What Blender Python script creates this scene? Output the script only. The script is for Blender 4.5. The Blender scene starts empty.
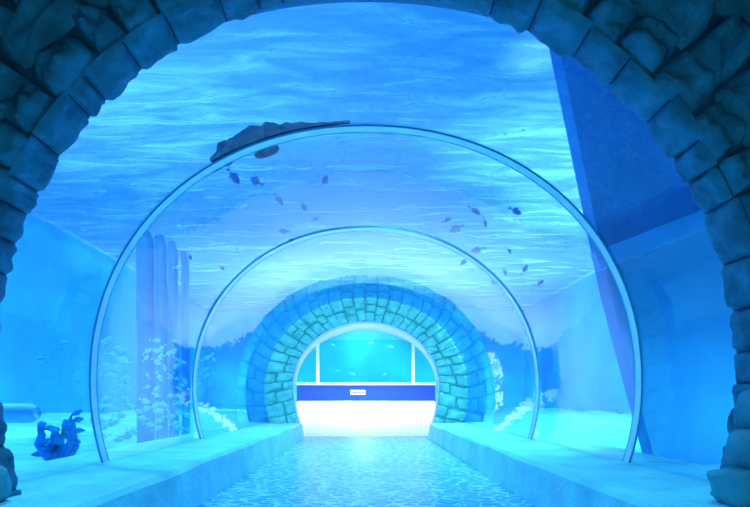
import bpy, bmesh, math, random
from mathutils import Vector, noise, Matrix
random.seed(7)
C = bpy.context.scene.collection
sc = bpy.context.scene
PI = math.pi

# ------------------------------------------------------------------ basics
CZ = 0.85                     # camera height
F = 550.0                     # focal length in pixels of the 750 px frame
VX, VY = 366.0, 399.0         # where the tunnel axis vanishes
def at(px, py, Y):            # point at distance Y seen at pixel px,py
    return Vector(((px - VX) * Y / F, Y, CZ + (VY - py) * Y / F))

def mesh_obj(name, verts, faces, mat, parent=None, smooth=False, kind=None):
    me = bpy.data.meshes.new(name)
    me.from_pydata([tuple(v) for v in verts], [], faces)
    me.materials.append(mat)
    me.validate(); me.update()
    if smooth:
        me.polygons.foreach_set('use_smooth', [True] * len(me.polygons))
    o = bpy.data.objects.new(name, me); C.objects.link(o)
    if parent: o.parent = parent
    if kind: o['kind'] = kind
    return o
def bm_obj(name, bm, mat, parent=None, smooth=False, kind=None):
    me = bpy.data.meshes.new(name); bm.to_mesh(me); bm.free()
    me.materials.append(mat)
    if smooth:
        me.polygons.foreach_set('use_smooth', [True] * len(me.polygons))
    o = bpy.data.objects.new(name, me); C.objects.link(o)
    if parent: o.parent = parent
    if kind: o['kind'] = kind
    return o
def tag(o, label, cat, group=None):
    o['label'] = label; o['category'] = cat
    if group: o['group'] = group
    return o
def empty(name, loc, label, cat, group=None):
    o = bpy.data.objects.new(name, None); C.objects.link(o); o.location = loc
    return tag(o, label, cat, group)
def box(x0, x1, y0, y1, z0, z1):
    v = [(x, y, z) for x in (x0, x1) for y in (y0, y1) for z in (z0, z1)]
    f = [(0,1,3,2),(4,6,7,5),(0,4,5,1),(2,3,7,6),(0,2,6,4),(1,5,7,3)]
    return v, f
def grid(nu, nv, fn, closed_u=False):
    v = []; f = []
    for i in range(nu + (0 if closed_u else 1)):
        for j in range(nv + 1):
            v.append(fn(i / nu, j / nv))
    n = nu if closed_u else nu
    for i in range(n):
        for j in range(nv):
            a = i * (nv + 1) + j
            b = ((i + 1) % nu if closed_u else i + 1) * (nv + 1) + j
            f.append((a, b, b + 1, a + 1))
    return v, f

# ------------------------------------------------------------------ materials
def nodes(name):
    m = bpy.data.materials.new(name); m.use_nodes = True
    return m, m.node_tree.nodes, m.node_tree.links
def plain(name, col, rough=0.6, var=0.12, scale=4.0, bump=0.0, bscale=20.0, spec=0.5, detail=4):
    m, n, l = nodes(name); b = n['Principled BSDF']
    b.inputs['Roughness'].default_value = rough
    b.inputs['Specular IOR Level'].default_value = spec
    tc = n.new('ShaderNodeTexCoord')
    t = n.new('ShaderNodeTexNoise'); t.inputs['Scale'].default_value = scale; t.inputs['Detail'].default_value = detail
    l.new(tc.outputs['Object'], t.inputs['Vector'])
    r = n.new('ShaderNodeValToRGB')
    r.color_ramp.elements[0].position = 0.3; r.color_ramp.elements[1].position = 0.7
    r.color_ramp.elements[0].color = (*[c * (1 - var) for c in col], 1)
    r.color_ramp.elements[1].color = (*[min(1, c * (1 + var)) for c in col], 1)
    l.new(t.outputs['Fac'], r.inputs['Fac']); l.new(r.outputs['Color'], b.inputs['Base Color'])
    if bump:
        t2 = n.new('ShaderNodeTexNoise'); t2.inputs['Scale'].default_value = bscale; t2.inputs['Detail'].default_value = 5
        l.new(tc.outputs['Object'], t2.inputs['Vector'])
        bu = n.new('ShaderNodeBump'); bu.inputs['Strength'].default_value = bump; bu.inputs['Distance'].default_value = 0.04
        l.new(t2.outputs['Fac'], bu.inputs['Height']); l.new(bu.outputs['Normal'], b.inputs['Normal'])
    return m

def glass_mat(name='acrylic', f0=0.045, fs=0.95, rough=0.03):
    m, n, l = nodes(name); n.remove(n['Principled BSDF'])
    out = n['Material Output']
    lw = n.new('ShaderNodeLayerWeight'); lw.inputs['Blend'].default_value = 0.5
    p = n.new('ShaderNodeMath'); p.operation = 'POWER'; p.inputs[1].default_value = 4.6
    l.new(lw.outputs['Facing'], p.inputs[0])
    ma = n.new('ShaderNodeMath'); ma.operation = 'MULTIPLY_ADD'; ma.inputs[1].default_value = fs; ma.inputs[2].default_value = f0
    l.new(p.outputs[0], ma.inputs[0])
    tr = n.new('ShaderNodeBsdfTransparent'); tr.inputs['Color'].default_value = (0.62, 0.93, 0.99, 1)
    gl = n.new('ShaderNodeBsdfGlossy'); gl.inputs['Roughness'].default_value = rough; gl.inputs['Color'].default_value = (0.62, 0.92, 1, 1)
    tc = n.new('ShaderNodeTexCoord'); mp = n.new('ShaderNodeMapping'); mp.inputs['Scale'].default_value = (1.2, 0.5, 1.2)
    l.new(tc.outputs['Object'], mp.inputs['Vector'])
    t = n.new('ShaderNodeTexNoise'); t.inputs['Scale'].default_value = 2.2; t.inputs['Detail'].default_value = 3
    l.new(mp.outputs['Vector'], t.inputs['Vector'])
    bu = n.new('ShaderNodeBump'); bu.inputs['Strength'].default_value = 0.25; bu.inputs['Distance'].default_value = 0.02
    l.new(t.outputs['Fac'], bu.inputs['Height']); l.new(bu.outputs['Normal'], gl.inputs['Normal'])
    mx = n.new('ShaderNodeMixShader')
    l.new(ma.outputs[0], mx.inputs[0]); l.new(tr.outputs[0], mx.inputs[1]); l.new(gl.outputs[0], mx.inputs[2])
    l.new(mx.outputs[0], out.inputs['Surface'])
    return m
def water_mat():
    m, n, l = nodes('water_surface'); n.remove(n['Principled BSDF'])
    out = n['Material Output']
    tc = n.new('ShaderNodeTexCoord'); mp = n.new('ShaderNodeMapping')
    mp.inputs['Scale'].default_value = (0.55, 2.4, 1); mp.inputs['Rotation'].default_value = (0, 0, 0.12)
    l.new(tc.outputs['Object'], mp.inputs['Vector'])
    t = n.new('ShaderNodeTexNoise'); t.inputs['Scale'].default_value = 1.3; t.inputs['Detail'].default_value = 5; t.inputs['Roughness'].default_value = 0.62
    t.inputs['Distortion'].default_value = 0.8
    l.new(mp.outputs['Vector'], t.inputs['Vector'])
    r = n.new('ShaderNodeMapRange'); r.inputs['From Min'].default_value = 0.42; r.inputs['From Max'].default_value = 0.72
    r.inputs['To Min'].default_value = 0.12; r.inputs['To Max'].default_value = 0.36
    l.new(t.outputs['Fac'], r.inputs['Value'])
    tr = n.new('ShaderNodeBsdfTransparent'); tr.inputs['Color'].default_value = (0.42, 0.80, .95, 1)
    ts = n.new('ShaderNodeBsdfTranslucent'); ts.inputs['Color'].default_value = (0.42, 0.82, 1, 1)
    bu = n.new('ShaderNodeBump'); bu.inputs['Strength'].default_value = 1.0; bu.inputs['Distance'].default_value = 0.12
    l.new(t.outputs['Fac'], bu.inputs['Height']); l.new(bu.outputs['Normal'], ts.inputs['Normal'])
    mx = n.new('ShaderNodeMixShader')
    l.new(r.outputs[0], mx.inputs[0]); l.new(tr.outputs[0], mx.inputs[1]); l.new(ts.outputs[0], mx.inputs[2])
    l.new(mx.outputs[0], out.inputs['Surface'])
    return m
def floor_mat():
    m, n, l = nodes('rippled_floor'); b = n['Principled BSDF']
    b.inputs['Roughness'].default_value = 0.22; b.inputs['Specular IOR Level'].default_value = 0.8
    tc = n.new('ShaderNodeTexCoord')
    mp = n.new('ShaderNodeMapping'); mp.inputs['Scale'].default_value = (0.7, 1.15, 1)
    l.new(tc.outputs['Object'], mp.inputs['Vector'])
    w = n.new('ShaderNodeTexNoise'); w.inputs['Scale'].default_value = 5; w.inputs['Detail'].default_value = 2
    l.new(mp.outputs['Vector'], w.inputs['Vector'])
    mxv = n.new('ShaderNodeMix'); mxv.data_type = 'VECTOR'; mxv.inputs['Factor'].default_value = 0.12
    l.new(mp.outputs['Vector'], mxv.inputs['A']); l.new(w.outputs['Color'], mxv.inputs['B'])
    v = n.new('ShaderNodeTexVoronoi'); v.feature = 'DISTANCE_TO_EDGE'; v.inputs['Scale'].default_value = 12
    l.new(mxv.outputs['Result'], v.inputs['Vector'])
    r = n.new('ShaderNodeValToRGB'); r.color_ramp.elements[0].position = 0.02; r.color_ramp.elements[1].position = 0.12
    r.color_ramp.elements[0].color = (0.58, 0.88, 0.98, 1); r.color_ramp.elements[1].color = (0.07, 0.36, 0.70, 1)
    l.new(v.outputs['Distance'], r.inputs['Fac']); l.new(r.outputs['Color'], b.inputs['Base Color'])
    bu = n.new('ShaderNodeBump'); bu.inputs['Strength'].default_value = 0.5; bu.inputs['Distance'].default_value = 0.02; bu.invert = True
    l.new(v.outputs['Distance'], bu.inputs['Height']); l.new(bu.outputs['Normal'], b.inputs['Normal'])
    return m

M = {}
M['glass'] = glass_mat()
M['window'] = glass_mat('window_glass', 0.004, 0.3, 0.4)
M['water'] = water_mat()
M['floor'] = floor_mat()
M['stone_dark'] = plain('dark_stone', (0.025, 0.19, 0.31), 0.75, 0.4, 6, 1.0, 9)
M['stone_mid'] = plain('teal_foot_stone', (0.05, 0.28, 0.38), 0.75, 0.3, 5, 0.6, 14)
M['mortar'] = plain('dark_mortar', (0.008, 0.07, 0.13), 0.9, 0.3, 8)
M['mortar_teal'] = plain('teal_mortar', (0.10, 0.46, 0.48), 0.9, 0.2, 8)
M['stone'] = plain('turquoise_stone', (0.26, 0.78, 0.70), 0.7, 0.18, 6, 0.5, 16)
M['reveal'] = plain('painted_reveal', (0.35, 0.65, 0.9), 0.5, 0.05)
M['ledge'] = plain('ledge_concrete', (0.34, 0.80, 0.86), 0.55, 0.16, 3, 0.4, 22)
M['pale_floor'] = plain('pale_hall_floor', (0.75, 0.83, 0.95), 0.7, 0.06, 40, 0.1, 60)
M['hall'] = plain('hall_wall', (0.6, 0.8, 0.95), 0.6, 0.03)
M['blue_base'] = plain('blue_base_panel', (0.01, 0.07, 0.55), 0.4, 0.06, 2)
M['white'] = plain('white_trim', (0.85, 0.92, 0.95), 0.4, 0.02)
M['mark'] = plain('dark_mark', (0.03, 0.08, 0.25), 0.5, 0.02)
M['tank_wall'] = plain('tank_wall_blue', (0.05, 0.40, 0.80), 0.8, 0.2, 0.7)
M['tank_dark'] = plain('tank_partition_blue', (0.006, 0.20, 0.50), 0.8, 0.18, 0.9, 0.2, 3)
M['sand'] = plain('tank_sand', (0.22, 0.62, 0.76), 0.9, 0.2, 2.5, 0.6, 6)
M['pipe'] = plain('pipe_blue', (0.04, 0.38, 0.68), 0.5, 0.1)
M['pipe_pale'] = plain('pipe_pale', (0.35, 0.75, 0.9), 0.5, 0.1)
M['beam'] = plain('beam_blue', (0.02, 0.27, 0.62), 0.6, 0.1)
M['weed'] = plain('weed_dark', (0.04, 0.36, 0.74), 0.9, 0.3, 8, spec=0.05)
M['fish_dark'] = plain('fish_dark', (0.002, 0.13, 0.42), 0.9, 0.3, 10, spec=0.05)
M['fish_black'] = plain('fish_black', (0.001, 0.02, 0.09), 0.9, 0.3, 10, spec=0.02)
M['fish_pale'] = plain('fish_pale', (0.50, 0.95, 0.92), 0.45, 0.12, 10)
M['seal'] = plain('seal_band', (0.45, 0.85, 0.90), 0.25, 0.1, 5, spec=0.9)
M['seal_edge'] = plain('seal_edge', (0.10, 0.45, 0.60), 0.4, 0.1)
M['back'] = plain('lobby_wall', (0.05, 0.22, 0.32), 0.8, 0.1)

# ------------------------------------------------------------------ tunnel section
RA, RB, ZC, EXP = 2.2, 2.03, 1.0, 2.1
LEDGE_Z = 0.335
def section(t, da=0.0, a=RA, b=RB, zc=ZC, e=EXP):   # t = angle, 0 right, 90 top
    c, s = math.cos(t), math.sin(t)
    x = (a + da) * math.copysign(abs(c) ** (2 / e), c)
    z = (b + da) * math.copysign(abs(s) ** (2 / e), s)
    return x, zc + z
T0 = -0.335                    # foot angle
def sweep(y0, y1, da, n=96, ny=1, flip=False, t0=T0):
    def fn(u, v):
        t = t0 + (PI - 2 * t0) * u
        x, z = section(t, da)
        return (x, y0 + (y1 - y0) * v, z)
    v, f = grid(n, ny, fn)
    return v, f

YN, YE = 2.95, 11.86           # tube ends at the near arch and at the far arch
RINGS = [4.42, 7.03]
cuts = [YN] + RINGS + [9.5, YE]
cuts = [YN, 4.42, 7.03, YE]
for i in range(3):
    v, f = sweep(cuts[i], cuts[i + 1], 0, ny=4)
    mesh_obj(f'window_{i+1}', v, f, M['glass'], smooth=True, kind='structure')

def ring_piece(name, yc, w, d0, d1, mat, parent):
    prof = [(-w / 2, d0), (-w / 2, d1), (w / 2, d1), (w / 2, d0)]
    n = 128; v = []; f = []
    for i in range(n + 1):
        t = T0 + (PI - 2 * T0) * i / n
        for (dy, dr) in prof:
            x, z = section(t, dr); v.append((x, yc + dy - parent.location.y, z - parent.location.z))
    for i in range(n):
        for k in range(4):
            a = i * 4 + k; b = i * 4 + (k + 1) % 4
            f.append((a, b, b + 4, a + 4))
    f.append((0, 1, 2, 3)); k = n * 4; f.append((k + 3, k + 2, k + 1, k))
    return mesh_obj(name, v, f, mat, parent, smooth=False)
for yc, w, lab in ((4.42, 0.11, 'large pale seam ring around the acrylic tunnel, nearest to the viewer'),
                   (7.03, 0.15, 'smaller seam ring of the acrylic tunnel, just before the far stone arch')):
    r = empty('joint_ring', (0, yc, LEDGE_Z), lab, 'seam ring')
    ring_piece('seal_band', yc, w * 0.86, -0.012, 0.0, M['seal'], r)
    ring_piece('edge_strip', yc - w * 0.47, w * 0.07, -0.015, 0.0, M['seal_edge'], r)
    ring_piece('edge_strip', yc + w * 0.47, w * 0.07, -0.015, 0.0, M['seal_edge'], r)

# ------------------------------------------------------------------ ledges and floors
def ledge(side):
    n = 60; v = []; f = []
    y0, y1 = -1.2, YE
    prof = [(1.33, 0.0), (1.37, LEDGE_Z - 0.03), (1.40, LEDGE_Z), (1.8, LEDGE_Z + 0.004), (2.55, LEDGE_Z + 0.02), (2.55, 0.0)]
    for i in range(n + 1):
        y = y0 + (y1 - y0) * i / n
        for k, (x, z) in enumerate(prof):
            w = 0.02 * noise.noise(Vector((y * 0.9, side * 3, k)))
            v.append((side * (x + (w if k < 5 else 0)), y, z + (w * 0.4 if 0 < k < 5 else 0)))
    m = len(prof)
    for i in range(n):
        for k in range(m):
            a = i * m + k; b = i * m + (k + 1) % m
            f.append((a, b, b + m, a + m))
    f.append(tuple(range(m))); f.append(tuple(range(n * m + m - 1, n * m - 1, -1)))
    nm = 'left' if side < 0 else 'right'
    o = mesh_obj('ledge', v, f, M['ledge'])
    tag(o, f'long cyan concrete ledge along the {nm} side of the tunnel floor', 'ledge')
ledge(-1); ledge(1)
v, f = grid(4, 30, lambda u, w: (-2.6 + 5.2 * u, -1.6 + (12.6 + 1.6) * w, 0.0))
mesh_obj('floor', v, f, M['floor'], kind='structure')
RMP = 0.80
v, f = grid(4, 10, lambda u, w: (-2.45 + 4.9 * u, 12.6 + 7.4 * w, RMP * w))
mesh_obj('floor_hall', v, f, M['pale_floor'], kind='structure')

# ------------------------------------------------------------------ stone arches
RC = 0.04
def block(vs, fs, pmap, u0, u1, v0, v1, h, seed, n=8, gap=0.02, back=0.0):
    """pmap(u,v,height)->xyz ; u along the arch, v across. A pillow shaped rough stone."""
    base = len(vs)
    for i in range(n + 1):
        for j in range(n + 1):
            a, b = i / n, j / n
            su = 2 * a - 1; sv = 2 * b - 1
            # round the corners of the stone
            rx = su * math.sqrt(1 - RC * sv * sv); ry = sv * math.sqrt(1 - RC * su * su)
            uu = u0 + (u1 - u0) * (0.5 + 0.5 * rx * (1 - gap)); vv = v0 + (v1 - v0) * (0.5 + 0.5 * ry * (1 - gap))
            pil = (1 - abs(su) ** 7) * (1 - abs(sv) ** 7)
            edge = 1 if 0 < i < n and 0 < j < n else 0
            nz = noise.noise(Vector((a * 2.2 + seed * 7.1, b * 2.2, seed * 1.3))) * 0.8 + noise.noise(Vector((a * 5 + seed, b * 5, seed * 3.3))) * 0.45
            tilt = 0.25 * math.sin(seed * 12.9) * su + 0.25 * math.sin(seed * 4.7) * sv
            hh = edge * (0.35 + 0.65 * pil) * h * (1 + nz + tilt) - (0 if edge else 0.25 * h)
            vs.append(pmap(uu, vv, hh))
    for i in range(n):
        for j in range(n):
            a = base + i * (n + 1) + j
            fs.append((a, a + n + 1, a + n + 2, a + 1))

# near arch: face towards the viewer
NA_Y, NA_R, NA_ZC = 2.72, 2.0, 1.035
def near_inner(t):
    return NA_R * math.cos(t), NA_ZC + NA_R * math.sin(t)
tN0 = -0.41
def near_map(u, v, h):
    t = tN0 + (PI - 2 * tN0) * u
    r = NA_R + v
    return (r * math.cos(t), NA_Y - h, NA_ZC + r * math.sin(t))
vs, fs = [], []
rows = [0.0, 0.17, 0.42, 0.72, 1.04, 1.4]
L = PI - 2 * tN0
sd = 1
for k in range(len(rows) - 1):
    r0, r1 = rows[k], rows[k + 1]
    u = 0.0
    while u < 1:
        w = random.uniform(0.75, 1.5) * [0.22, 0.30, 0.36, 0.4, 0.46][k] / ((NA_R + r0) * L)
        u1 = min(1, u + w)
        if 1 - u1 < w * 0.4: u1 = 1
        jr = random.uniform(-0.03, 0.03)
        block(vs, fs, near_map, u, u1, r0 + (jr if k else random.uniform(-0.012, 0.012)), r1 + random.uniform(-0.02, 0.02), [0.08, 0.1, 0.12, 0.12, 0.12][k], sd, n=9)
        sd += 1; u = u1
near = empty('stone_archway', (0, NA_Y, LEDGE_Z), 'huge dark teal rough stone archway framing the view in the foreground', 'archway')
def rel(vs, o): return [(p[0] - o.location.x, p[1] - o.location.y, p[2] - o.location.z) for p in vs]
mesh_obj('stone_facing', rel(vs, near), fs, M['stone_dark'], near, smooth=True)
# intrados stones (seen as the wavy silhouette) and backing slab
vs, fs = [], []
def near_in(u, v, h):
    t = tN0 + L * u
    r = NA_R - 0.01 - h * 0.6
    return (r * math.cos(t), NA_Y - 0.02 + v, NA_ZC + r * math.sin(t))
u = 0.0
while u < 1:
    w = random.uniform(0.6, 1.6) * 0.2 / (NA_R * L); u1 = min(1, u + w)
    block(vs, fs, near_in, u, u1, random.uniform(-.02, .03), 0.27, 0.05, sd, n=10); sd += 1; u = u1
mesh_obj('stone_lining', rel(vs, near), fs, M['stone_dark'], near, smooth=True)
def backing(y0, y1, r0, r1, mat, name, parent):
    n = 64; v = []; f = []
    for i in range(n + 1):
        t = tN0 + L * i / n
        for (r, y) in ((r0, y0), (r1, y0), (r1, y1), (r0, y1)):
            v.append((r * math.cos(t), y, NA_ZC + r * math.sin(t)))
    for i in range(n):
        for k in range(4):
            a = i * 4 + k; b = i * 4 + (k + 1) % 4
            f.append((a, b, b + 4, a + 4))
    f.append((0, 1, 2, 3)); k = n * 4; f.append((k + 3, k + 2, k + 1, k))
    return mesh_obj(name, rel(v, parent), f, mat, parent)
backing(NA_Y + 0.005, NA_Y + 0.26, NA_R + 0.012, NA_R + 1.38, M['mortar'], 'mortar_bed', near)
# foot stones of the near arch resting on the ledges
def boulder(c, s, seed, name, parent, mat):
    bm = bmesh.new(); bmesh.ops.create_icosphere(bm, subdivisions=3, radius=1)
    for q in bm.verts:
        p = q.co.copy()
        p = Vector([math.copysign(abs(k) ** 0.62, k) for k in p])
        d = 1 + 0.16 * noise.noise(p * 1.3 + Vector((seed, 0, 0))) + 0.07 * noise.noise(p * 3.1 + Vector((0, seed, 0)))
        p = p * d
        q.co = Vector((p.x * s[0], p.y * s[1], p.z * s[2])) + Vector(c) - parent.location
    return bm_obj(name, bm, mat, parent, smooth=True)
boulder((1.86, 2.66, 0.42), (0.15, 0.16, 0.10), 3, 'foot_stone', near, M['stone_mid'])
boulder((1.93, 2.68, 0.60), (0.13, 0.14, 0.10), 5, 'foot_stone', near, M['stone_mid'])
boulder((2.03, 2.74, 0.80), (0.14, 0.14, 0.12), 8, 'foot_stone', near, M['stone_mid'])
boulder((-1.90, 2.66, 0.43), (0.13, 0.15, 0.11), 11, 'foot_stone', near, M['stone_mid'])
boulder((-1.98, 2.68, 0.62), (0.13, 0.14, 0.11), 14, 'foot_stone', near, M['stone_mid'])

# far arch: two courses of stones between the opening and the tube
def far_inner(u):   # u 0..1 right foot -> left foot
    a0 = -1.15
    t = a0 * (1 - u / 0.12) * 0.0 if False else None
    # build as: lower straight part then ellipse
    if u < 0.12: k = u / 0.12; return (1.37 + (1.59 - 1.37) * math.sin(k * PI / 2), 1.15 * k)
    if u > 0.88: k = (1 - u) / 0.12; return (-(1.37 + (1.59 - 1.37) * math.sin(k * PI / 2)), 1.15 * k)
    t = (u - 0.12) / 0.76 * PI
    return (1.59 * math.cos(t), 1.15 + 1.38 * math.sin(t))
def far_outer(u):
    if u < 0.12: k = u / 0.12; t = -0.52 * (1 - k); 
    elif u > 0.88: k = (1 - u) / 0.12; t = PI + 0.52 * (1 - k)
    else: t = (u - 0.12) / 0.76 * PI
    return section(t, 0.02)
def far_map(u, v, h):
    a = far_inner(u); b = far_outer(u)
    return (a[0] + (b[0] - a[0]) * v, FY - h, a[1] + (b[1] - a[1]) * v)
FY = 11.93
far = empty('stone_archway', (0, FY, 0), 'turquoise stone block archway at the far end of the tunnel', 'archway')
vs, fs = [], []
u = 0.0; k = 0
while u < 1:
    w = random.uniform(0.85, 1.15) * 0.0275; u1 = min(1, u + w)
    if 1 - u1 < 0.012: u1 = 1
    top = 0.3 < u < 0.7
    cuts_v = random.choice([[0, .35, 1.0], [0, .6, 1.0], [0, .5, 1.0]]) if not top else random.choice([[0, .3, .65, 1.0], [0, .4, .7, 1.0], [0, .5, 1.0]])
    for q in range(len(cuts_v) - 1):
        ja, jb = random.uniform(-.0025, .0025), random.uniform(-.0025, .0025)
        block(vs, fs, far_map, u + ja, u1 + jb, cuts_v[q], cuts_v[q + 1], 0.10, sd, n=9, gap=0.02); sd += 1
    u = u1
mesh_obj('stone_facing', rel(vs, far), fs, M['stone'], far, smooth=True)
v, f = [], []
n = 96
for i in range(n + 1):
    u = i / n; a = far_inner(u); b = far_outer(u)
    v += [(a[0], FY + .004, a[1]), (b[0], FY + .004, b[1]), (b[0], FY + .35, b[1]), (a[0], FY + .35, a[1])]
for i in range(n):
    for k in range(4):
        a = i * 4 + k; b = i * 4 + (k + 1) % 4
        f.append((a, b, b + 4, a + 4))
mesh_obj('smooth_reveal', rel(v, far), f, M['reveal'], far)
v, f = [], []
for i in range(n + 1):
    u = i / n; a = far_inner(u); b = far_outer(u)
    for y in (FY - .012, FY + .003):
        v += [(a[0] * 1.004, y, a[1] if i not in (0, n) else 0), (b[0] * .999, y, b[1])]
for i in range(n):
    p = i * 4
    f += [(p, p + 1, p + 5, p + 4), (p + 2, p + 6, p + 7, p + 3), (p, p + 4, p + 6, p + 2), (p + 1, p + 3, p + 7, p + 5)]
mesh_obj('mortar_bed', rel(v, far), f, M['mortar_teal'], far)

# tank end wall around the far arch (the hall is a concrete block inside the tank)
def holed_wall(name, y0, y1, x, z0, z1, outer, mat):
    n = 120; v = []; f = []
    for i in range(n + 1):
        u = i / n; ox, oz = outer(u)
        ang = math.atan2(oz - 1.0, ox)
        if u < 0.05: px, pz = x, z0
        dx, dz = ox, oz - 1.0
        s = 1e9
        if dx > 1e-6: s = min(s, x / dx)
        if dx < -1e-6: s = min(s, -x / dx)
        if dz > 1e-6: s = min(s, (z1 - 1.0) / dz)
        if dz < -1e-6: s = min(s, (1.0 - z0) / -dz)
        qx, qz = dx * s, 1.0 + dz * s
        v += [(ox, y0, oz), (qx, y0, qz), (qx, y1, qz), (ox, y1, oz)]
    for i in range(n):
        for k in range(4):
            a = i * 4 + k; b = i * 4 + (k + 1) % 4
            f.append((a, b, b + 4, a + 4))
    mesh_obj(name, v, f, mat, kind='structure')
# ring of wall closing the tank round the tube end, and the vaulted hall behind it
HY = 20.0
HALL = dict(a=2.62, b=2.36, zc=1.0, e=2.1)
def hsec(t, d): return section(t, d, **HALL)
def shell(name, y0, y1, in0, out0, mat):
    n = 96; v = []; f = []
    for i in range(n + 1):
        a, b = in0(i / n), out0(i / n)
        v += [(a[0], y0, a[1]), (b[0], y0, b[1]), (b[0], y1, b[1]), (a[0], y1, a[1])]
    for i in range(n):
        for k in range(4):
            p = i * 4 + k; q = i * 4 + (k + 1) % 4
            f.append((p, q, q + 4, p + 4))
    return mesh_obj(name, v, f, mat, kind='structure')
tt = lambda u: -0.5 + (PI + 1.0) * u
shell('wall_portal', FY + 0.36, FY + 0.46, lambda u: section(tt(u), -0.3), lambda u: hsec(tt(u), .08), M['tank_wall'])
shell('ceiling', FY + 0.47, HY + .3, lambda u: hsec(tt(u), 0), lambda u: hsec(tt(u), .08), M['hall'])
base = empty('window_plinth', (0, HY, RMP), 'deep blue low panel with white top strip under the far viewing window', 'plinth')
v, f = box(-2.5, 2.5, HY - .12, HY + .2, RMP - .02, 1.35); mesh_obj('panel', rel(v, base), f, M['blue_base'], base)
v, f = box(-2.5, 2.5, HY - .20, HY + .2, 1.35, 1.44); mesh_obj('top_strip', rel(v, base), f, M['white'], base)
v, f = box(-2.5, 2.5, HY + .02, HY + .06, 1.46, 3.0); mesh_obj('window_4', v, f, M['window'], kind='structure')
for x, nm in ((-1.75, 'left'), (1.71, 'right')):
    v, f = box(x - .055, x + .055, HY - .10, HY - .03, 1.45, 3.0)
    o = mesh_obj('window_post', v, f, M['white']); tag(o, f'slim white upright post on the {nm} side of the far viewing window', 'post')
sg = empty('plaque', (-.29, HY - .14, 1.09), 'small white plaque with a dark line of text on the blue plinth', 'sign')
v, f = box(-.27, .27, -.01, .012, -.09, .09); mesh_obj('plate', v, f, M['white'], sg)
vv, ff = [], []
x = -.20
while x < .19:
    w = random.uniform(.025, .05); bv, bf = box(x, x + w, -.018, -.008, -.022, .018)
    ff += [tuple(i + len(vv) for i in q) for q in bf]; vv += bv; x += w + .012
mesh_obj('lettering', vv, ff, M['mark'], sg)

# ------------------------------------------------------------------ tank
TX, TY0, TY1, TZ = 7.5, 3.0, 26.0, 5.0
SANDZ = 0.12
def sandf(u, w):
    x = -TX + 2 * TX * u; y = TY0 + (TY1 - TY0) * w
    z = SANDZ + 0.10 * noise.noise(Vector((x * .5, y * .5, 0))) + .04 * noise.noise(Vector((x * 2, y * 2, 3)))
    z += max(0, abs(x) - 3.2) * 0.10
    return (x, y, z)
# the bed stops at the ledges on both sides
def sand_side(s):
    def fn(u, w):
        x = s * (2.45 + (TX - 2.45) * u); y = TY0 + (TY1 - TY0) * w
        if y > 11.9 and abs(x) < 3.6: pass
        z = SANDZ + 0.08 * noise.noise(Vector((x * .5, y * .5, 0))) + .04 * noise.noise(Vector((x * 2, y * 2, 3))) + max(0, abs(x) - 3.2) * 0.08
        return (x, y, z)
    v, f = grid(30, 80, fn)
    mesh_obj('ground_sand', v, f, M['sand'], smooth=True, kind='structure')
sand_side(-1); sand_side(1)
v, f = box(-TX - .2, -TX, TY0, TY1, -.3, TZ + .1); mesh_obj('wall_tank_left', v, f, M['tank_wall'], kind='structure')
v, f = box(TX, TX + .2, TY0, TY1, -.3, TZ + .1); mesh_obj('wall_tank_right', v, f, M['tank_wall'], kind='structure')
v, f = box(-TX - .2, TX + .2, TY1, TY1 + .2, -.3, TZ + .1); mesh_obj('wall_tank_back', v, f, M['tank_wall'], kind='structure')
v, f = grid(60, 90, lambda u, w: (-TX + 2 * TX * u, TY0 + (TY1 - TY0) * w, TZ + .05 * noise.noise(Vector((u * 20, w * 40, 0)))))
mesh_obj('water_surface', v, f, M['water'], smooth=True, kind='structure')

# dark partition wall on the right with slanted edge, and beam across it
PY = 6.0
pts = [(at(560, 50, PY).x, at(560, 50, PY).z + .3), (2.66, 2.02), (3.2, 0.0), (TX, 0.0), (TX, TZ - .02), ]
pts[0] = (2.05, TZ - .02)
v = [(x, PY, z) for x, z in pts] + [(x, PY + .25, z) for x, z in pts]
f = [(0, 1, 2, 3, 4), (9, 8, 7, 6, 5)] + [(i, i + 5, (i + 1) % 5 + 5, (i + 1) % 5) for i in range(5)]
mesh_obj('wall_partition', v, f, M['tank_dark'], kind='structure')
def bar(name, p, q, w, h, mat, parent=None):
    p = Vector(p); q = Vector(q); d = (q - p).normalized()
    s = Vector((0, 1, 0)) if abs(d.y) < .8 else Vector((1, 0, 0))
    s2 = d.cross(s).normalized(); s = s2.cross(d)
    v = []
    for c in (p, q):
        for a, b in ((-1, -1), (1, -1), (1, 1), (-1, 1)):
            v.append(c + s * a * w / 2 + s2 * b * h / 2)
    f = [(0, 1, 2, 3), (7, 6, 5, 4)] + [(i, i + 4, (i + 1) % 4 + 4, (i + 1) % 4) for i in range(4)]
    return mesh_obj(name, v, f, mat, parent)
tag(bar('beam', at(596, 262, 5.9), (5.6, 5.9, 3.55), .12, .2, M['beam']), 'lighter blue beam slanting across the dark wall at right', 'beam')

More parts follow.
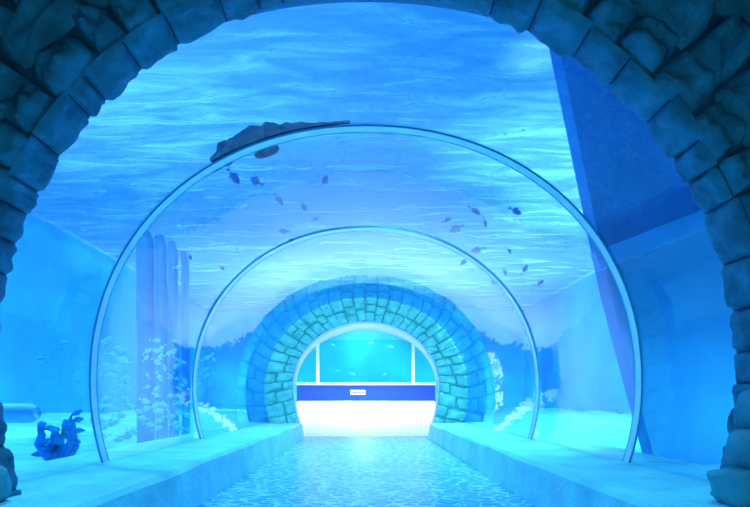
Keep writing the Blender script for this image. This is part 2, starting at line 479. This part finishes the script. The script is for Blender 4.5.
# vertical pipes at left
def tube(vs, fs, pts, rs, n=14, cap=True):
    base = len(vs)
    for i, p in enumerate(pts):
        p = Vector(p)
        d = (Vector(pts[min(i + 1, len(pts) - 1)]) - Vector(pts[max(i - 1, 0)])).normalized()
        s = d.cross(Vector((0, 0, 1)) if abs(d.z) < .9 else Vector((1, 0, 0))).normalized(); s2 = d.cross(s)
        for k in range(n):
            a = 2 * PI * k / n
            vs.append(p + (s * math.cos(a) + s2 * math.sin(a)) * rs[i])
    for i in range(len(pts) - 1):
        for k in range(n):
            a = base + i * n + k; b = base + i * n + (k + 1) % n
            fs.append((a, b, b + n, a + n))
    if cap:
        fs.append(tuple(base + k for k in range(n))); fs.append(tuple(base + (len(pts) - 1) * n + k for k in reversed(range(n))))
labs = ['thick vertical dark blue pipe standing left of the other tank pipes', 'second vertical blue pipe from the left in the tank row',
        'third vertical blue pipe from the left in the tank row', 'thinnest vertical blue pipe, rightmost of the tank row']
for (px, rr, top), lb in zip(((146, .13, 232), (162, .085, 236), (174, .07, 242), (186, .06, 252)), labs):
    b = at(px, 399, 8.2); t = at(px - 1, top, 8.2)
    vs, fs = [], []
    tube(vs, fs, [(b.x, b.y, 0.05), (b.x, b.y, 1.5), (t.x, t.y, t.z - .15), (t.x - .03, t.y, t.z)], [rr, rr, rr, rr * .8])
    tag(mesh_obj('tank_pipe', vs, fs, M['pipe'], smooth=True), lb, 'pipe', 'vertical pipes in the left tank')
vs, fs = [], []
tube(vs, fs, [(-5.2, 5.0, .73), (-3.05, 5.0, .72), (-2.99, 5.0, .72)], [.09, .09, .06])
tag(mesh_obj('drain_pipe', vs, fs, M['pipe_pale'], smooth=True), 'pale horizontal pipe end low in the tank at the left edge', 'pipe')

# weed clump
def weed(c, h, w, n, label, seed):
    rnd = random.Random(seed); vs, fs = [], []
    for i in range(n):
        x = c[0] + rnd.uniform(-w, w) * .45; y = c[1] + rnd.uniform(-w, w) * .45
        hh = h * rnd.uniform(.5, 1); lean = rnd.uniform(-.5, .5) * w
        pts = [(x + lean * (k / 5) ** 1.5 + .03 * math.sin(k * 1.9 + i), y + .03 * math.cos(k + i), c[2] + hh * k / 5) for k in range(6)]
        tube(vs, fs, pts, [.03, .035, .04, .045, .035, .01], n=6)
        for k in range(1, 6):    # lobed leaves
            p = Vector(pts[k]); a = rnd.uniform(0, 6.28); d = Vector((math.cos(a), math.sin(a) * .5, rnd.uniform(-.2, .6))).normalized()
            tube(vs, fs, [p, p + d * .05, p + d * .11], [.012, .035, .006], n=6)
    return tag(mesh_obj('water_weed', vs, fs, M['weed'], smooth=True), label, 'water plant')
p = at(57, 462, 5.4)
weed((p.x, p.y, SANDZ + .02), .58, .22, 7, 'dark blue bushy weed clump on the sand at lower left', 3)

# ------------------------------------------------------------------ fish
def fish_mesh(name, mat, L=1.0, H=0.34, W=0.16, bend=0.0, tail=0.2):
    """one continuous body with tail, back, belly and side fins; length L along x, head at +x"""
    prof = [(-.5, .03, .02), (-.42, .06, .03), (-.3, .15, .07), (-.12, .36, .14), (.08, .5, .17), (.26, .44, .17), (.38, .30, .13), (.46, .16, .08), (.5, .05, .03)]
    vs, fs = [], []; n = 12
    for (x, h, w) in prof:
        yb = bend * math.cos(x * 3) 
        for k in range(n):
            a = 2 * PI * k / n
            vs.append(Vector((x * L, yb * L + w * W / .17 * .5 * math.cos(a) * L, h * H * L * math.sin(a))))
    for i in range(len(prof) - 1):
        for k in range(n):
            a = i * n + k; b = i * n + (k + 1) % n
            fs.append((a, b, b + n, a + n))
    fs.append(tuple(range(n))); fs.append(tuple((len(prof) - 1) * n + k for k in reversed(range(n))))
    def fin(poly, th=.012):
        b0 = len(vs); m = len(poly)
        for s in (-1, 1):
            for (x, z) in poly: vs.append(Vector((x * L, (bend * math.cos(x * 3) + s * th) * L, z * L)))
        fs.append(tuple(b0 + i for i in range(m))); fs.append(tuple(b0 + m + i for i in reversed(range(m))))
        for i in range(m): fs.append((b0 + i, b0 + (i + 1) % m, b0 + m + (i + 1) % m, b0 + m + i))
    fin([(-.46, .03), (-.68, tail), (-.62, .0), (-.68, -tail), (-.46, -.03)])
    fin([(.18, H * .42), (.02, H * .72), (-.2, H * .46), (-.26, H * .15)])
    fin([(-.02, -H * .44), (-.16, -H * .68), (-.26, -H * .2)])
    fin([(.2, -H * .35), (.08, -H * .68), (.08, -H * .4)])
    me = bpy.data.meshes.new(name); me.from_pydata([tuple(q) for q in vs], [], fs); me.materials.append(mat)
    me.polygons.foreach_set('use_smooth', [True] * len(me.polygons)); me.update()
    return me
me_pale = [fish_mesh('pale_fish', M['fish_pale'], H=.42, bend=b) for b in (0, .05, -.05)]
me_dark = [fish_mesh('dark_fish', M['fish_dark'], H=h, bend=b) for h, b in ((.45, 0), (.5, .06), (.38, -.05))]
def fish(kind, px, py, Y, size, yaw, pitch, label, group=None, me=None, roll=0):
    o = bpy.data.objects.new(kind, me); C.objects.link(o)
    o.location = at(px, py, Y); o.scale = (size,) * 3
    o.rotation_euler = (roll, pitch, yaw)
    tag(o, label, 'fish', group)
    return o
D = random.Random(21)
# dark fish above the tunnel (px, py, depth, length px, yaw, pitch, label)
dk = [
 (234, 177, 6.6, 17, .4, .9, 'dark rounded fish under the long black fish, left one of the two there'),
 (256, 181, 6.6, 15, 2.4, -.5, 'dark ragged fish under the long black fish, right one of the two there'),
 (279, 200, 7.2, 13, .3, .9, 'small dark blue diving fish left of the tunnel crown'),
 (304, 207, 7.2, 10, .3, 1.1, 'tiny dark fish diving, between the seam rings left of centre'),
 (325, 180, 7.2, 12, .2, -1.2, 'dark fish pointing upward near the centre between the seam rings'),
 (316, 219, 8.2, 9, 3.0, .2, 'faint purplish fish just above the top of the smaller seam ring'),
 (284, 231, 8.2, 11, 3.2, 0, 'dark blue fish swimming level, just above the smaller seam ring at left'),
 (291, 241, 8.8, 8, .2, -.3, 'faint small fish touching the smaller seam ring at upper left'),
 (475, 211, 7.4, 14, .3, .6, 'dark blue fish on the bright patch edge, right of the tunnel crown'),
 (485, 223, 7.6, 10, 1.5, 1.3, 'small dark upright fish right of the crown, below a larger fish'),
 (456, 229, 7.8, 14, 2.8, .4, 'dark fish tilted downward, above the smaller seam ring on the right'),
 (447, 220, 7.8, 10, .5, -.4, 'faint dark fish above and left of a tilted fish, right of centre'),
 (477, 250, 8.0, 13, 3.1, .2, 'dark oval fish just outside the smaller seam ring, upper right'),
 (516, 211, 6.8, 13, .4, .4, 'teal fish in the bright water below the nearest seam ring, right'),
 (509, 251, 7.6, 8, 1.0, 1.0, 'small grey fish in the bright water right of the oval fish'),
 (525, 269, 7.4, 11, .2, -.9, 'dark fish pointing upward in the bright water at right'),
 (505, 272, 7.8, 8, 1.2, 1.2, 'tiny dark upright fish left of a darker fish in bright water'),
 (540, 283, 7.4, 10, .3, -.5, 'pale grey fish low in the bright water near the dark wall'),
 (464, 262, 8.6, 10, 2.6, .6, 'faint dark fish seen through the smaller seam ring at right'),
 (493, 282, 8.4, 7, 1.0, .8, 'tiny faint fish beside the smaller seam ring, right side'),
 (190, 257, 7.4, 8, 1.1, 1.2, 'small dark upright fish right of the vertical pipes'),
 (222, 268, 8.0, 7, .6, .8, 'tiny dark fish near the smaller seam ring, left side'),
]
for i, (px, py, Y, lp, yaw, pit, lab) in enumerate(dk):
    fish('dark_fish', px, py, Y, lp * Y / F * .95, yaw * .35 if yaw < 1.6 else PI - (PI - yaw) * .35, pit, lab, 'dark fish above the tunnel', me_dark[i % 3])
# lone pale fish
lp_ = [
 (103, 192, 6.0, 9, 'small bright pale fish high at left, near the stone arch'),
 (134, 186, 6.2, 10, 'pale fish high at left beside the nearest seam ring'),
 (84, 230, 6.0, 8, 'small pale fish at left, below a brighter one'),
 (180, 227, 7.4, 11, 'pale fish with dark shadowed belly above the vertical pipes'),
 (178, 267, 7.4, 10, 'pale fish in front of the vertical pipes, upper one'),
 (193, 277, 7.6, 8, 'small pale fish right of the vertical pipes'),
 (245, 206, 7.4, 8, 'tiny white fish below the black shape, left of the crown'),
 (97, 279, 5.8, 8, 'small pale fish just left of the nearest seam ring, mid height'),
 (62, 345, 5.2, 21, 'large pale curved fish at left, above a thinner one'),
 (43, 359, 5.2, 18, 'slender pale fish at the far left, heading right'),
 (65, 357, 5.4, 10, 'small pale fish right of the slender pale fish'),
 (80, 364, 5.6, 9, 'small pale fish left of the seam ring, uppermost of three'),
 (74, 372, 5.6, 9, 'small pale fish left of the seam ring, middle of three'),
 (79, 382, 5.6, 10, 'bright pale fish left of the seam ring, lowest of three'),
 (523, 130, 6.2, 4, 'tiny bright white fish high at right, beside the dark wall'),
 (505, 134, 6.2, 4, 'tiny bright fish high at right, left of a similar one'),
]
for i, (px, py, Y, lp, lab) in enumerate(lp_):
    fish('pale_fish', px, py, Y, lp * Y / F * .8, D.uniform(-.5, .5) + (PI if i % 2 else 0), D.uniform(-.3, .3), lab, None, me_pale[i % 3])
# the dense school between the two rings at lower left, and the loose ones
def school(n, x0, x1, y0, y1, Y0, Y1, lp, label, group, yaw=(-.4, .4), pit=(-.35, .35)):
    pts = []
    tries = 0
    while len(pts) < n and tries < 4000:
        tries += 1
        p = (D.uniform(x0, x1), D.uniform(y0, y1), D.uniform(Y0, Y1))
        if all(math.hypot(p[0] - q[0], (p[1] - q[1]) * 1.6) > lp * .62 for q in pts): pts.append(p)
    for i, p in enumerate(pts):
        fish('pale_fish', *p, lp * D.uniform(.75, 1.15) * p[2] / F * 1.0, D.uniform(*yaw) + (PI if D.random() < .3 else 0), D.uniform(*pit), label, group, me_pale[i % 3])
school(22, 97, 128, 336, 440, 6.6, 7.6, 15, 'pale fish of the loose column just right of the nearest seam ring, lower left', 'column of pale fish by the nearest seam ring')
school(26, 146, 186, 340, 398, 7.3, 7.95, 9, 'small bright fish of the dense cluster left of the smaller seam ring', 'dense cluster of pale fish left of the smaller ring', pit=(-1.2, 1.2))
school(11, 194, 214, 352, 392, 9.0, 9.8, 8, 'small pale fish of the cluster just inside the smaller seam ring at left', 'pale fish inside the smaller ring', pit=(-1, 1))
school(18, 128, 188, 398, 432, 6.9, 7.9, 12, 'faint pale fish swimming low near the ledge at left', 'pale fish low near the left ledge')
# fish behind the far window
for px, py, lp, lab in ((333, 345, 6, 'pale fish high behind the far window, left of centre'), (371, 343, 7, 'pale fish high behind the far window, near centre'),
                        (391, 347, 7, 'bright white fish high behind the far window, right of centre'), (337, 371, 6, 'pale fish low behind the far window at left'),
                        (353, 374, 8, 'pale fish low behind the far window near the plaque'), (385, 374, 5, 'tiny pale fish low behind the far window at right'),
                        (314, 349, 7, 'pale fish behind the far window beside the left post')):
    fish('pale_fish', px, py, 21.5, lp * 21.5 / F * .8, D.uniform(-.4, .4), D.uniform(-.5, .5), lab, None, me_pale[0])
# the long black fish across the nearest ring, with a short one beneath
def long_fish(pts, rs, name, label, mat, fl=.55):
    vs, fs = [], []
    tube(vs, fs, pts, rs, n=14)
    o = mesh_obj(name, vs, fs, mat, smooth=True)
    return tag(o, label, 'fish')
Yb = 5.3
path = [(350, 122), (325, 124.5), (298, 128), (278, 133), (258, 139), (240, 147), (226, 155), (210, 165)]
rad = [.012, .03, .055, .095, .105, .085, .10, .03]
vs, fs = [], []
pts = [at(x, y, Yb) for x, y in path]
fine = []; fr = []
for i in range(len(pts) - 1):
    for k in range(6):
        q = k / 6; fine.append(pts[i].lerp(pts[i + 1], q)); fr.append(rad[i] * (1 - q) + rad[i + 1] * q)
tube(vs, fs, fine, fr, n=18)
for i, q in enumerate(vs):      # ragged skin and fin edges
    c = fine[min(i // 18, len(fine) - 1)]; d = noise.noise(q * 9) * .55 + noise.noise(q * 23) * .35
    vs[i] = c + (q - c) * (1 + d)
def spike(a, b, c):   # fin as thick triangle
    b0 = len(vs)
    for dy in (-.012, .012):
        for q in (a, b, c):
            w = at(q[0], q[1], Yb); w.y += dy; vs.append(w)
    fs.extend([(b0, b0 + 1, b0 + 2), (b0 + 5, b0 + 4, b0 + 3)] + [(b0 + i, b0 + 3 + i, b0 + 3 + (i + 1) % 3, b0 + (i + 1) % 3) for i in range(3)])
spike((262, 142), (236, 141), (246, 152)); spike((252, 143), (254, 134), (244, 148)); spike((218, 161), (209, 160), (222, 168))
spike((222, 160), (213, 155), (228, 160)); spike((214, 165), (206, 176), (222, 168)); spike((290, 137), (272, 133), (280, 142))
tag(mesh_obj('long_fish', vs, fs, M['fish_black'], smooth=True), 'long nearly black ragged-finned fish lying along the top left of the nearest seam ring', 'fish')
long_fish([at(255, 156, 5.2), at(260, 154.5, 5.2), at(268, 151.5, 5.2), at(275, 149, 5.2), at(279, 147.5, 5.2)], [.02, .04, .045, .04, .015], 'short_fish',
          'short dark oval fish directly beneath the long black fish', M['fish_black'])

# ------------------------------------------------------------------ visitor lobby round the camera
v, f = box(-3.95, -3.75, -3, NA_Y + .26, 0, 4.6); mesh_obj('wall_lobby_left', v, f, M['back'], kind='structure')
v, f = box(3.75, 3.95, -3, NA_Y + .26, 0, 4.6); mesh_obj('wall_lobby_right', v, f, M['back'], kind='structure')
v, f = box(-3.95, 3.95, -3.2, -3, 0, 4.6); mesh_obj('wall_lobby_back', v, f, M['back'], kind='structure')
v, f = box(-3.95, 3.95, -3.2, NA_Y + .26, 4.6, 4.8); mesh_obj('ceiling_lobby', v, f, M['back'], kind='structure')
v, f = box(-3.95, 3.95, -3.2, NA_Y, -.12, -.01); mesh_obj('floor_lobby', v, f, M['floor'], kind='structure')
# wall between lobby and tank above the arch
def arch_u(u):
    t = tN0 + L * u; return (NA_R + .9) * math.cos(t), NA_ZC + (NA_R + .9) * math.sin(t)
holed_wall('wall_front', NA_Y + .27, NA_Y + .33, 7.7, -.1, 5.1, lambda u: section(-0.5 + (PI + 1.0) * u, 0.02), M['tank_dark'])

# ------------------------------------------------------------------ light
def lamp(kind, name, loc, energy, col, target=None, **kw):
    l = bpy.data.lights.new(name, kind); l.energy = energy; l.color = col
    for k, x in kw.items(): setattr(l, k, x)
    o = bpy.data.objects.new(name, l); C.objects.link(o); o.location = loc
    if target is not None:
        o.rotation_euler = (Vector(target) - Vector(loc)).to_track_quat('-Z', 'Y').to_euler()
    return o
CY = (0.55, 0.9, 1.0)
lamp('SPOT', 'added_tank_spot', (3.6, 9.5, 9.5), 4200, CY, (3.0, 9.0, 4), spot_size=1.0, spot_blend=.9, shadow_soft_size=.5)  # unseen spots added to brighten the water surface and the far tank
lamp('SPOT', 'added_tank_spot', (-4.0, 6.8, 9.5), 2700, CY, (-3.8, 6.8, 4), spot_size=2.0, spot_blend=1, shadow_soft_size=.5)
lamp('SPOT', 'added_tank_spot', (0, 19, 10), 3200, (.85, .85, 1), (0, 18, 4), spot_size=1.9, spot_blend=.8, shadow_soft_size=.5)
lamp('SPOT', 'added_tank_spot', (0, 23, 9), 9000, CY, (0, 25, 0), spot_size=.9, spot_blend=.8, shadow_soft_size=.5)
for yy in (15.2, 17.6, 19.0):
    lamp('SPOT', 'added_hall_fill', (0, yy, 3.2), 330, (.84, .88, 1), (0, yy + .05, 0), spot_size=2.5, spot_blend=.5, shadow_soft_size=.03)  # unseen spots added to whiten the hall floor
lamp('SPOT', 'added_tank_spot', (0, 20.5, 4.7), 800, (.5, .82, 1), (0, 26, 2.2), spot_size=2.0, spot_blend=.8, shadow_soft_size=.05)  # added underwater spot, brightens the back wall behind the far window
for sx in (-5, 5):
    lamp('AREA', 'added_wall_fill', (sx, 23.5, .9), 110, (.3, .95, 1), (sx, 26, 1.6), shape='RECTANGLE', size=4.5, size_y=.2)  # added area lights facing away from the camera, brighten the back wall
lamp('AREA', 'added_wall_fill', (4.6, 4.7, .45), 60, (.3, .95, 1), (4.6, 6.0, .9), shape='RECTANGLE', size=3.5, size_y=.2)  # added low light, gives the partition foot its cyan gradient
lamp('AREA', 'added_wall_fill', (-5.0, 7.5, .6), 70, (.3, .9, 1), (-7.5, 7.5, 1.4), shape='RECTANGLE', size=7, size_y=.2)  # this and the next: added low lights to brighten the side walls
lamp('AREA', 'added_wall_fill', (5.0, 10.5, .6), 70, (.3, .9, 1), (7.5, 10.5, 1.4), shape='RECTANGLE', size=7, size_y=.2)
lamp('AREA', 'added_lobby_fill', (0, -.9, .3), 46, (.14, .82, 1), (0, 3, .9), shape='RECTANGLE', size=2, size_y=.4)  # added fill behind the camera, lifts the lower stones of the near arch
lamp('SUN', 'daylight', (2, 9, 12), 2.2, (.35, .90, 1), (0.2, 4.5, 0), angle=.4)
lamp('SPOT', 'added_tank_spot', (2.3, 6.9, 9.0), 1500, (.75, .97, 1), (2.05, 6.6, 5), spot_size=.22, spot_blend=.9, shadow_soft_size=.2)  # added narrow spot for glints on the water beside the partition
lamp('SPOT', 'added_tank_spot', (4.6, 12, 9.0), 2600, (.6, .95, 1), (4.6, 12.0, 5), spot_size=1.2, spot_blend=1, shadow_soft_size=.2)  # this and the next two: added spots for bright patches of far water
lamp('SPOT', 'added_tank_spot', (5.6, 17, 9.5), 2600, (.62, .93, 1), (5.4, 17.0, 5), spot_size=2.5, spot_blend=1, shadow_soft_size=.2)
lamp('SPOT', 'added_tank_spot', (-5.4, 18, 9.5), 1900, (.66, .90, 1), (-5.2, 18.0, 5), spot_size=2.5, spot_blend=1, shadow_soft_size=.2)
lamp('SPOT', 'added_arch_spot', (0.5, 4.2, 2.8), 560, (.5, 1, .72), (0, 12, 1.3), spot_size=.62, spot_blend=.4, shadow_soft_size=.15)  # unseen spot added to brighten the far arch face
w = bpy.data.worlds.new('World'); sc.world = w; w.use_nodes = True
bg = w.node_tree.nodes['Background']; bg.inputs[0].default_value = (0.006, 0.21, 0.82, 1); bg.inputs[1].default_value = 1.0

# ------------------------------------------------------------------ camera
cam = bpy.data.cameras.new('camera'); co = bpy.data.objects.new('camera', cam); C.objects.link(co)
co.location = (0, 0, CZ); co.rotation_euler = (PI / 2, 0, 0)
cam.sensor_width = 36; cam.lens = F * 36 / 750
cam.shift_x = (375 - VX) / 750; cam.shift_y = (VY - 253.5) / 750
cam.clip_end = 200
sc.camera = co
vs_ = sc.view_settings
vs_.view_transform = 'Standard'; vs_.look = 'None'; vs_.exposure = 0.0; vs_.gamma = 1.0
vs_.use_curve_mapping = False
sc.cycles.use_denoising = True
sc.cycles.max_bounces = 10; sc.cycles.transparent_max_bounces = 16
sc.cycles.sample_clamp_indirect = 6
sc.cycles.caustics_reflective = False; sc.cycles.caustics_refractive = False
